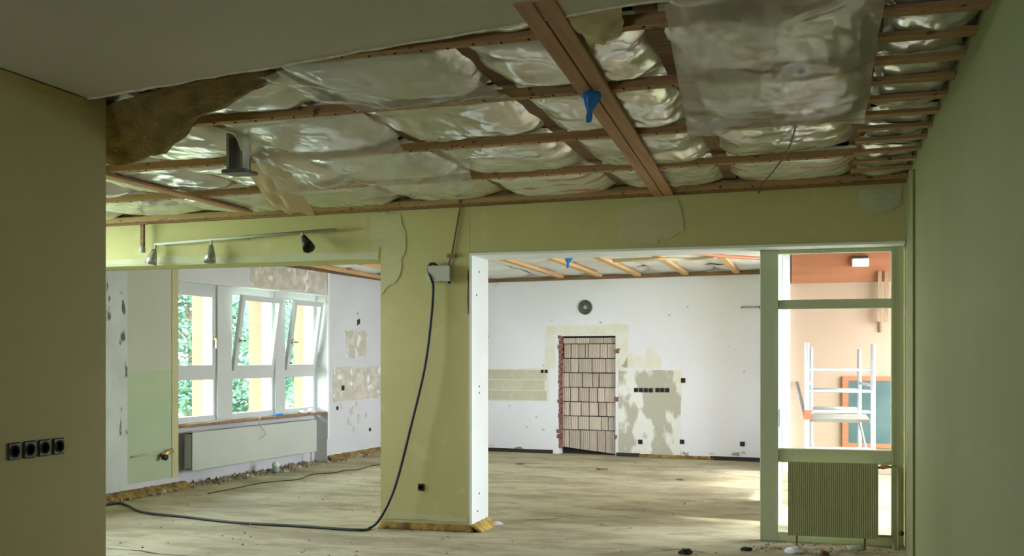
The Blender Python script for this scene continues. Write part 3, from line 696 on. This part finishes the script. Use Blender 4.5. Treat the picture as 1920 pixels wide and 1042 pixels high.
# ------------------------------------------------------------------ track light on the beam
tr = thing('track_light', hy(450, 450, 9.3), 'slim grey track light with three spots on the green beam', 'lamp')
ra, rb = hy(290, 458, 9.2), hy(630, 430, 9.2)
MB().tube([ra, rb], .014, 8).build('rail', 'grey_plastic', tr)
for px, py in ((300, 457), (455, 445), (618, 431)):
    p = hy(px, py, 9.2); MB().tube([p, Vector((p.x, 9.3, p.z))], .01, 6).build('wall_bracket', 'grey_plastic', tr)
hgr = hy(267, 424, 9.2); hb = hy(267, 462, 9.2)
MB().box(hgr.x - .018, hgr.x + .018, 9.19, 9.22, hb.z, hgr.z + .02).build('supply_strip', 'timber_dark', tr)
MB().lathe([(.03, 0), (.03, .05), (.012, .07)], hb - Vector((0, 0, .06)), (0, 0, 1), 10).build('supply_cup', 'grey_plastic', tr)
def spot(px, py, dirv, dark, L_=.2):
    p = hy(px, py, 9.2); d = Vector(dirv).normalized(); o1 = p + d * .06
    sp = MB().tube([p, o1], .012, 8).build('stem', 'grey_plastic', tr)
    MB().lathe([(.022, 0), (.03, .03), (.045, L_ * .55), (.06, L_), (.05, L_ - .005), (.03, L_ - .06), (.001, L_ - .06)], o1, d, 18).build('shade', 'steel' if not dark else 'black_plastic', sp)
spot(293, 457, (-.25, -.1, -1), False, .15); spot(397, 449, (0, -.15, -1), False, .17); spot(566, 436, (.55, -.45, -.7), True, .17)

# ------------------------------------------------------------------ hanging stuff under the near ceiling
def wool_pt(u, v):
    x = -4.35 + 1.72 * u; drop = (.30 * (1 - u ** 1.6) + .03) * (1 + .25 * NZ(u * 8, 3)); y = 4.84 - .19 * (x + 3.77); y += (5.04 - y) * min(max((-3.2 - x) / .5, 0), 1)
    z = CZ(x) + .012 - drop * v + .02 * NZ(u * 14, v * 6); return Vector((x, y + .28 * v * (1 - u * .5) + .03 * NZ(u * 6, v * 4, 2), z))
m = MB(); m.grid(wool_pt, 60, 14, (0, .10, .03))
tag(m.build('mineral_wool', 'wool', fix=True, origin=(-3.4, 5, 2.8)), 'torn brown mineral wool batt hanging from the ceiling edge', 'insulation')
def sheet(name, c, nu, nv, sag, wr, mname, label, cat='plastic sheet', seed=0, fx=1.0):
    A, B, D, E_ = [Vector(p) for p in c]
    def fn(u, v):
        p = (A * (1 - u) + B * u) * (1 - v) + (E_ * (1 - u) + D * u) * v
        e = math.sin(math.pi * min(max(u, 0), 1)) * math.sin(math.pi * v)
        return p + Vector((wr * .5 * NZ(u * 5 + seed, v * 5, 1), wr * .5 * NZ(u * 5, v * 5 + seed, 2), -sag * e + wr * NZ(u * 4 * fx + seed, v * 4 + seed, 3) + wr * .4 * NZ(u * 13 * fx, v * 9 + seed, 5)))
    m = MB(); m.grid(fn, nu, nv); cc = (A + B + D + E_) / 4
    return tag(m.build(name, mname, origin=cc, fix=False), label, cat)
z = CZ
sheet('plastic_sheet', [(-.60, 4.24, z(-.8) - .035), (.24, 4.22, z(.2) - .035), (.25, 6.78, z(.2) - .04), (-.80, 6.72, z(-.8) - .04)], 40, 50, .07, .03, 'film_thick', 'large milky plastic sheet sagging under the ceiling near the right wall', seed=4)
sheet('plastic_sheet', [(-3.48, 5.72, z(-3.4) - .01), (-2.42, 5.68, z(-2.4) - .01), (-2.72, 7.10, 2.86), (-3.72, 6.95, 2.78)], 34, 34, .10, .06, 'film', 'crumpled clear plastic sheet drooping beside the metal bracket', seed=9)
sheet('plastic_sheet', [(-2.75, 6.82, z(-2.7) - .01), (-2.30, 6.80, z(-2.4) - .01), (-2.70, 8.2, z(-2.7) - .04), (-3.45, 7.6, 2.82)], 22, 22, .06, .05, 'film', 'smaller clear plastic flap hanging above the olive pillar', seed=17)
sheet('plastic_sheet', [(-2.75, 4.70, z(-2.7) - .01), (-1.75, 4.64, z(-1.9) - .01), (-1.62, 5.6, z(-1.8) - .01), (-2.55, 5.6, z(-2.6) - .01)], 26, 26, .07, .04, 'film', 'stretched clear plastic sheet next to the brown mineral wool', seed=23)
sheet('paper_scrap', [(-4.0, 6.83, 2.985), (-3.66, 6.83, 2.985), (-3.66, 7.3, 2.66), (-3.95, 7.2, 2.71)], 10, 10, .03, .03, 'kraft', 'tan paper scrap dangling below the crumpled plastic sheet', 'paper', 31)
sheet('paper_scrap', [(-1.03, 4.30, z(-1) - .01), (-.78, 4.28, z(-.8) - .01), (-.82, 4.55, z(-.8) - .02), (-.98, 4.70, z(-1) - .05)], 10, 10, .02, .02, 'kraft', 'tan paper flap beside the two brown planks at the torn ceiling edge', 'paper', 37)
# metal bracket
mbk = thing('metal_bracket', (-3.66, 6.2, 2.80), 'grey metal bracket hanging down near the mineral wool', 'bracket')
MB().box(-3.72, -3.70, 6.15, 6.25, 2.82, 3.06).build('side_plate', 'steel', mbk); MB().box(-3.62, -3.60, 6.15, 6.25, 2.82, 3.06).build('side_plate', 'steel', mbk)
MB().box(-3.72, -3.60, 6.24, 6.26, 2.82, 3.06).build('web_plate', 'steel', mbk); MB().box(-3.74, -3.56, 6.12, 6.28, 2.795, 2.82).build('foot_plate', 'vent_grey', mbk, bevel=.004)
# blue scraps
def blue(c, hgt, wid, label, nm='blue_scrap'):
    m = MB(); prof = [(.35, 0), (.8, .03), (1.0, .12), (.9, .3), (.55, .5), (.28, .65), (.32, .85), (.25, 1.0)]
    def fn(u, v):
        k = v * (len(prof) - 1); i = min(int(k), len(prof) - 2); t = k - i; r = (prof[i][0] * (1 - t) + prof[i + 1][0] * t) * wid / 2; hh = (prof[i][1] * (1 - t) + prof[i + 1][1] * t) * hgt
        a = u * 2 * math.pi; r2 = r * (1 + .25 * math.sin(3 * a + v * 3))
        return Vector(c) + Vector((math.cos(a) * r2 - .012 * v, math.sin(a) * r2 * .5, -hh))
    m.grid(fn, 18, 14); return tag(m.build(nm, 'blue_film', origin=c), label, 'plastic scrap')
pb = hz(1108, 170, CZ(-1.15) - .03)
blue(pb, .165, .10, 'bright blue plastic scrap hanging from the brown ceiling planks')
pf = hz(1066, 479, 2.905); blue(pf, .16, .10, 'tiny blue plastic scrap on the far room ceiling')
# wires
tag(MB().tube(bez([hz(1493, 233, CZ(-.1)), hz(1478, 280, CZ(-.2) - .06), hz(1452, 318, CZ(-.3) - .08), hz(1430, 345, CZ(-.4) - .05), hy(1422, 362, 9.25)], 8), .006, 6).build('ceiling_wire', 'black_rubber', origin=hz(1478, 280, 3)), 'thin dark wire dangling from the ceiling in front of the beam', 'wire')
tag(MB().tube(bez([WF.pt(WF.hit(485, 775)[0], .03, .80), WF.pt(WF.hit(480, 790)[0], .05, .70), WF.pt(WF.hit(492, 815)[0], .05, .55), WF.pt(WF.hit(484, 825)[0], .03, .48)], 6), .006, 6).build('loose_wire', 'kraft', origin=WF.pt(3, 0, .7)), 'loose pale wire hanging over the window sill', 'wire')
def far_wire(pp, label, mname): tag(MB().tube(bez([hz(x, y, 2.87) for x, y in pp], 6), .022, 6).build('ceiling_conduit', mname, origin=hz(*pp[0], 2.87)), label, 'conduit')
far_wire([(1235, 474), (1300, 475), (1370, 481), (1440, 485)], 'orange conduit crossing the far room ceiling by the door frame', 'orange_wood')
far_wire([(1150, 489), (1230, 485), (1290, 486), (1340, 481)], 'pale brown conduit crossing the far room ceiling', 'kraft')

# ------------------------------------------------------------------ olive panel radiator in front of the door frame
ro = thing('olive_radiator', (.095, 9.4, 0), 'small olive green panel radiator in front of the glazed door frame', 'radiator')
fm = MB(); nx = 84; vs = []; fs = []
x0, x1 = -.272, .455
for i in range(nx + 1):
    x = x0 + (x1 - x0) * i / nx; yy = 9.36 + (.0028 if i % 2 else 0)
    vs += [(x, yy, .09), (x, yy, .71), (x, 9.375, .09), (x, 9.375, .71)]
for i in range(nx):
    a = i * 4; fs += [(a, a + 4, a + 5, a + 1), (a + 2, a + 3, a + 7, a + 6), (a + 1, a + 5, a + 7, a + 3), (a, a + 2, a + 6, a + 4)]
fs += [(0, 1, 3, 2), (nx * 4, nx * 4 + 2, nx * 4 + 3, nx * 4 + 1)]
fm.add(vs, fs); mat('olive_paint', (.36, .36, .17), .5, (.33, .34, .16), 2); fm.build('front_panel', 'olive_paint', ro)
MB().box(x0, x1, 9.43, 9.445, .09, .71).build('back_panel', 'olive_paint', ro); MB().box(x0 + .02, x1 - .02, 9.375, 9.43, .10, .12).build('bottom_channel', 'olive_paint', ro); MB().box(x0 + .02, x1 - .02, 9.375, 9.43, .68, .70).build('top_channel', 'olive_paint', ro)
for x in (-.2, .35): MB().box(x - .008, x + .008, 9.40, 9.42, 0, .12).build('foot', 'timber_dark', ro)
MB().tube(bez([(x1 - .01, 9.40, .68), (x1 + .09, 9.40, .69), (.60, 9.40, .68), (.615, 9.40, .62), (.615, 9.40, .3), (.615, 9.40, .0)], 6), .011, 8).build('pipe', 'olive_paint', ro)
MB().tube(bez([(x1 - .01, 9.40, .11), (x1 + .08, 9.40, .11), (.57, 9.40, .10), (.585, 9.40, .0)], 6), .011, 8).build('pipe', 'olive_paint', ro)
MB().lathe([(.02, 0), (.026, .01), (.022, .06), (.001, .065)], (x1 + .02, 9.40, .69), (1, 0, .15), 12).build('valve', 'brass', ro)
MB().lathe([(.018, 0), (.022, .02), (.001, .06)], (.63, 9.3, .16), (0, -1, 0), 12).build('drain_cap', 'dark_gap', ro)

# ------------------------------------------------------------------ hall behind the door
sh = Vector((0, 0, 0))
sf = thing('scaffold_tower', (.17, 12.6, 0), 'white aluminium scaffold tower seen through the glazed door', 'scaffold')
PO = [(-.15, 12.0), (-.12, 13.2), (.53, 12.0), (.43, 13.2)]
for (x, y), hgt in zip(PO, (1.76, 1.72, 1.74, 1.70)): MB().tube([(x, y, 0), (x, y, hgt)], .026, 10).build('post', 'aluminium', sf)
def rung(a, b, z0, z1=None, r=.018): MB().tube([(PO[a][0], PO[a][1], z0), (PO[b][0], PO[b][1], z0 if z1 is None else z1)], r, 8).build('rung', 'aluminium', sf)
for zz in (1.47, 1.24, 1.02, .62, .35): rung(0, 2, zz)
for zz in (1.22, 1.0, .5): rung(1, 3, zz)
for zz in (1.3, .9, .45): rung(0, 1, zz); rung(2, 3, zz)
rung(2, 3, .3, .85, .014)
MB().box(-.15, .50, 12.05, 13.15, .90, .935).build('platform', 'concrete', sf)
MB().box(-.18, -.11, 11.965, 12.03, .93, 1.03).build('clip', 'red_plastic', sf)
bb = thing('chalkboard', (.62, 15.45, .35), 'green chalkboard with orange wooden frame on the peach wall', 'chalkboard')
MB().box(.36, 1.3, 15.46, 15.49, .42, 1.28).build('writing_surface', 'chalkboard', bb)
for b_ in ((.28, .36, .36, 1.34), (1.3, 1.38, .36, 1.34)): MB().box(b_[0], b_[1], 15.45, 15.5, b_[2], b_[3]).build('frame_stile', 'orange_wood', bb)
for z0 in (.36, 1.28): MB().box(.36, 1.3, 15.45, 15.5, z0, z0 + .06).build('frame_rail', 'orange_wood', bb)
lp = thing('bulkhead_lamp', hy(1612, 491, 15.38), 'white box lamp on the orange timber fascia', 'lamp')
a, b = hy(1597, 500, 15.36), hy(1629, 484, 15.36)
MB().box(a.x, b.x, 15.3, 15.42, a.z, b.z).build('diffuser', 'white_lamp', lp, bevel=.012); MB().box(a.x + .01, b.x - .01, 15.34, 15.42, b.z, b.z + .035).build('housing', 'dark_gap', lp)
for k, (px, lb) in enumerate(((1649, 'brown wooden strip hanging below the fascia, the left of two'), (1662, 'brown wooden strip hanging below the fascia, the right of two'))):
    a, b = hy(px - 4, 562, 15.3), hy(px + 4, 508, 15.3)
    tag(MB().hexa([(a.x, 15.33, a.z - .3), (a.x + .05, 15.33, a.z - .3), (a.x + .05, 15.38, a.z - .3), (a.x, 15.38, a.z - .3), (a.x + .01, 15.33, b.z), (a.x + .06, 15.33, b.z), (a.x + .06, 15.38, b.z), (a.x + .01, 15.38, b.z)]).build('hanging_strip', 'sill_wood', origin=(a.x, 15.35, b.z)), lb, 'strip')
a = hy(1651, 612, 15.47)
tag(MB().box(a.x - .02, a.x + .02, 15.46, 15.5, a.z - .08, a.z + .08).build('wall_hook', 'sill_wood', origin=a, bevel=.008), 'small brown wooden peg on the peach wall', 'hook')
tag(MB().tube([Vector((.02, 13.9, 0)), Vector((-.33, 15.42, 1.25))], .025, 8).build('leaning_pole', 'steel', origin=(.02, 13.9, 0)), 'grey pole leaning against the peach wall behind the scaffold', 'pole')
lk = hy(1464, 787, 10.9)
pl = thing('lock_plate', (-.42, 11.2, lk.z), 'dark lock plate on the white wall edge behind the door frame', 'lock plate')
MB().box(-.42, -.412, 11.15, 11.35, lk.z - .09, lk.z + .09).build('plate', 'dark_gap', pl); MB().box(-.412, -.405, 11.18, 11.32, lk.z - .06, lk.z + .06).build('insert', 'white_pvc', pl)

# ------------------------------------------------------------------ small things on floor and sill
jr = thing('small_jar', hz(517, 886, 0), 'small pale jar with green base on the floor by the radiator', 'jar')
p = hz(517, 886, 0)
MB().lathe([(.045, 0), (.055, .02), (.055, .06), (.045, .075)], p, (0, 0, 1), 16).build('base', 'jar_green', jr)
MB().lathe([(.045, .075), (.055, .10), (.05, .13), (.02, .155), (.001, .16)], p, (0, 0, 1), 16).build('dome', 'bulb_glass', jr)
for px, hh, lb in ((590, .07, 'white lump of plaster on the right end of the window sill'), (575, .05, 'small white plaster crumb on the window sill')):
    s_ = WF.hit(px, 770)[0]; c = WF.pt(min(s_, SN1 - .12), -.06, .77)
    m = MB(); m.lathe([(.06, 0), (.07, hh * .3), (.045, hh * .8), (.01, hh)], c, (.1, .05, 1), 9)
    for v in m.v: v += Vector((NZ(v.x * 30, v.y * 30), NZ(v.y * 30, v.z * 30), 0)) * .015
    tag(m.build('plaster_lump', 'white_plaster', origin=c), lb, 'plaster')
s_ = WF.hit(528, 776)[0]
tag(MB().fbox(WF, s_ - .08, s_ + .08, -.08, -.02, .772, .80).build('blue_block', 'blue_film', origin=WF.pt(s_, -.05, .772), bevel=.008), 'small dark blue block lying on the window sill', 'block')
def chunk(px, py, r, mname, label, cat='rubble', flat=.5):
    c = hz(px, py, 0); bm = bmesh.new(); bmesh.ops.create_icosphere(bm, subdivisions=2, radius=r)
    sx, sy = random.uniform(.8, 1.4), random.uniform(.7, 1)
    for v in bm.verts:
        k_ = 1 + .45 * NZ(v.co.x / r * 1.3 + px, v.co.y / r * 1.3, v.co.z / r * 1.3)
        v.co = Vector((v.co.x * sx * k_, v.co.y * sy * k_, max(v.co.z * flat * k_, -r * flat * .5) + r * flat * .5))
    me = bpy.data.meshes.new('plaster_chunk'); bm.to_mesh(me); bm.free(); me.materials.append(M[mname])
    o = bpy.data.objects.new('plaster_chunk', me); C.objects.link(o); o.location = c
    return tag(o, label, cat)
chunk(1400, 1032, .045, 'dark_gap', 'black lump on the floor left of the green door frame')
chunk(1492, 1036, .07, 'white_plaster', 'white plaster chunk on the floor under the olive radiator')
chunk(1604, 1030, .06, 'block_grey', 'greyish chunk on the floor under the right foot of the olive radiator')
chunk(1545, 1040, .05, 'red_brick', 'reddish brick chunk on the floor before the olive radiator')
chunk(1285, 1038, .06, 'dark_gap', 'dark flat lump on the floor at the lower edge, left of the door frame')
chunk(1130, 880, .07, 'timber_dark', 'brown splinter lump on the floor in front of the bricked doorway', flat=.25)
chunk(975, 870, .06, 'timber_dark', 'small brown splinter on the floor behind the white jamb', flat=.25)
chunk(1275, 900, .04, 'timber_dark', 'dark crumb on the floor below the grey plaster patch', flat=.4)
chunk(930, 984, .06, 'white_plaster', 'white crumb on the floor beside the yellow foam lump', flat=.4)
m = MB()
for i in range(420):
    if random.random() < .45: x, y = random.uniform(-7.0, -.7), random.uniform(9.9, 16.6)
    else: x, y = random.uniform(-.6, .62) , random.uniform(8.9, 9.55)
    if random.random() < .3: x, y = random.uniform(-6.8, .5), random.uniform(6.5, 9.2)
    r_ = random.uniform(.004, .016); c = Vector((x, y, r_ * .4)); a = random.uniform(0, 3)
    m.add([c + Vector((math.cos(a + k * 2.1) * r_ * 1.3, math.sin(a + k * 2.1) * r_, -r_ * .4)) for k in range(3)] + [c + Vector((0, 0, r_ * .6))], [(0, 1, 2), (0, 1, 3), (1, 2, 3), (2, 0, 3)])
tag(m.build('floor_crumbs', 'rubble'), 'plaster crumbs scattered over the bare floor', 'rubble', kind='stuff')

# ------------------------------------------------------------------ outdoors on the window side
struct(MB().fbox(WF, .4, 11.5, -2.95, -.42, 3.3, 3.45).build('porch_shade_roof', 'concrete'))  # unseen roof, added to keep sky light off the columns
def P2(px, out): return WF.hit(px, 650, out)[0]
for px, lb in ((385, 'yellow rendered column outside the leftmost window'), (490, 'yellow rendered column outside the middle window'), (575, 'yellow rendered column outside the rightmost window')):
    s_ = P2(px, -2.6); t = thing('porch_column', WF.pt(s_, -2.6, -.12), lb, 'column')
    wd = .15 + .01 * (px > 450) + .015 * (px > 550)
    MB().fbox(WF, s_ - wd, s_ + wd, -2.6 - wd, -2.6 + wd, -.12, 3.3).build('shaft', 'yellow_render', t); MB().fbox(WF, s_ - wd - .04, s_ + wd + .04, -2.64 - wd, -2.56 + wd, -.12, .1).build('plinth', 'yellow_render', t)
def tree(x, y, hgt, rad, nl, label, tz=.35):
    t = thing('garden_tree', (x, y, -.12), label, 'tree')
    m = MB(); m.tube(bez([(x, y, -.12), (x + .1, y, hgt * .3), (x - .05, y + .1, hgt * .6), (x, y, hgt * .85)], 4), .13, 8, .03)
    for k in range(7):
        a = k * .9; zz = hgt * (.3 + .07 * k); m.tube([(x, y, zz), (x + math.cos(a) * rad * .7, y + math.sin(a) * rad * .7, zz + rad * .5)], .04, 5, .01)
    m.build('trunk', 'bark', t)
    m = MB(); vs = []; fs = []
    cl = []
    for k in range(42):
        a, b_ = random.uniform(0, 6.28), random.uniform(-1, 1); q = math.sqrt(1 - b_ * b_); rr_ = random.uniform(.5, 1)
        cl.append(Vector((x + math.cos(a) * q * rad * rr_, y + math.sin(a) * q * rad * rr_, hgt * (tz + (1 - tz) / 2) + b_ * hgt * (1 - tz) / 2 * rr_)))
    for i in range(nl):
        c = random.choice(cl) + Vector((random.gauss(0, .28), random.gauss(0, .28), random.gauss(0, .25))) * rad * .55
        u_ = Vector((random.gauss(0, 1), random.gauss(0, 1), random.gauss(0, .7))).normalized(); v_ = u_.orthogonal().normalized(); L_ = random.uniform(.06, .12)
        b0 = len(vs); vs += [c - u_ * L_, c + v_ * L_ * .45, c + u_ * L_, c - v_ * L_ * .45]; fs.append((b0, b0 + 1, b0 + 2, b0 + 3))
    m.add(vs, fs); m.build('crown', 'leaf', t, fix=False)
tree(-13.4, 20.6, 3.9, 1.35, 5200, 'leafy green tree outside the leftmost window', .0)
tree(-13.5, 23.5, 3.7, 1.3, 5200, 'leafy green tree outside the middle window', .0)
tree(-13.5, 26.6, 3.6, 1.35, 4600, 'low leafy tree outside the rightmost window', .0)
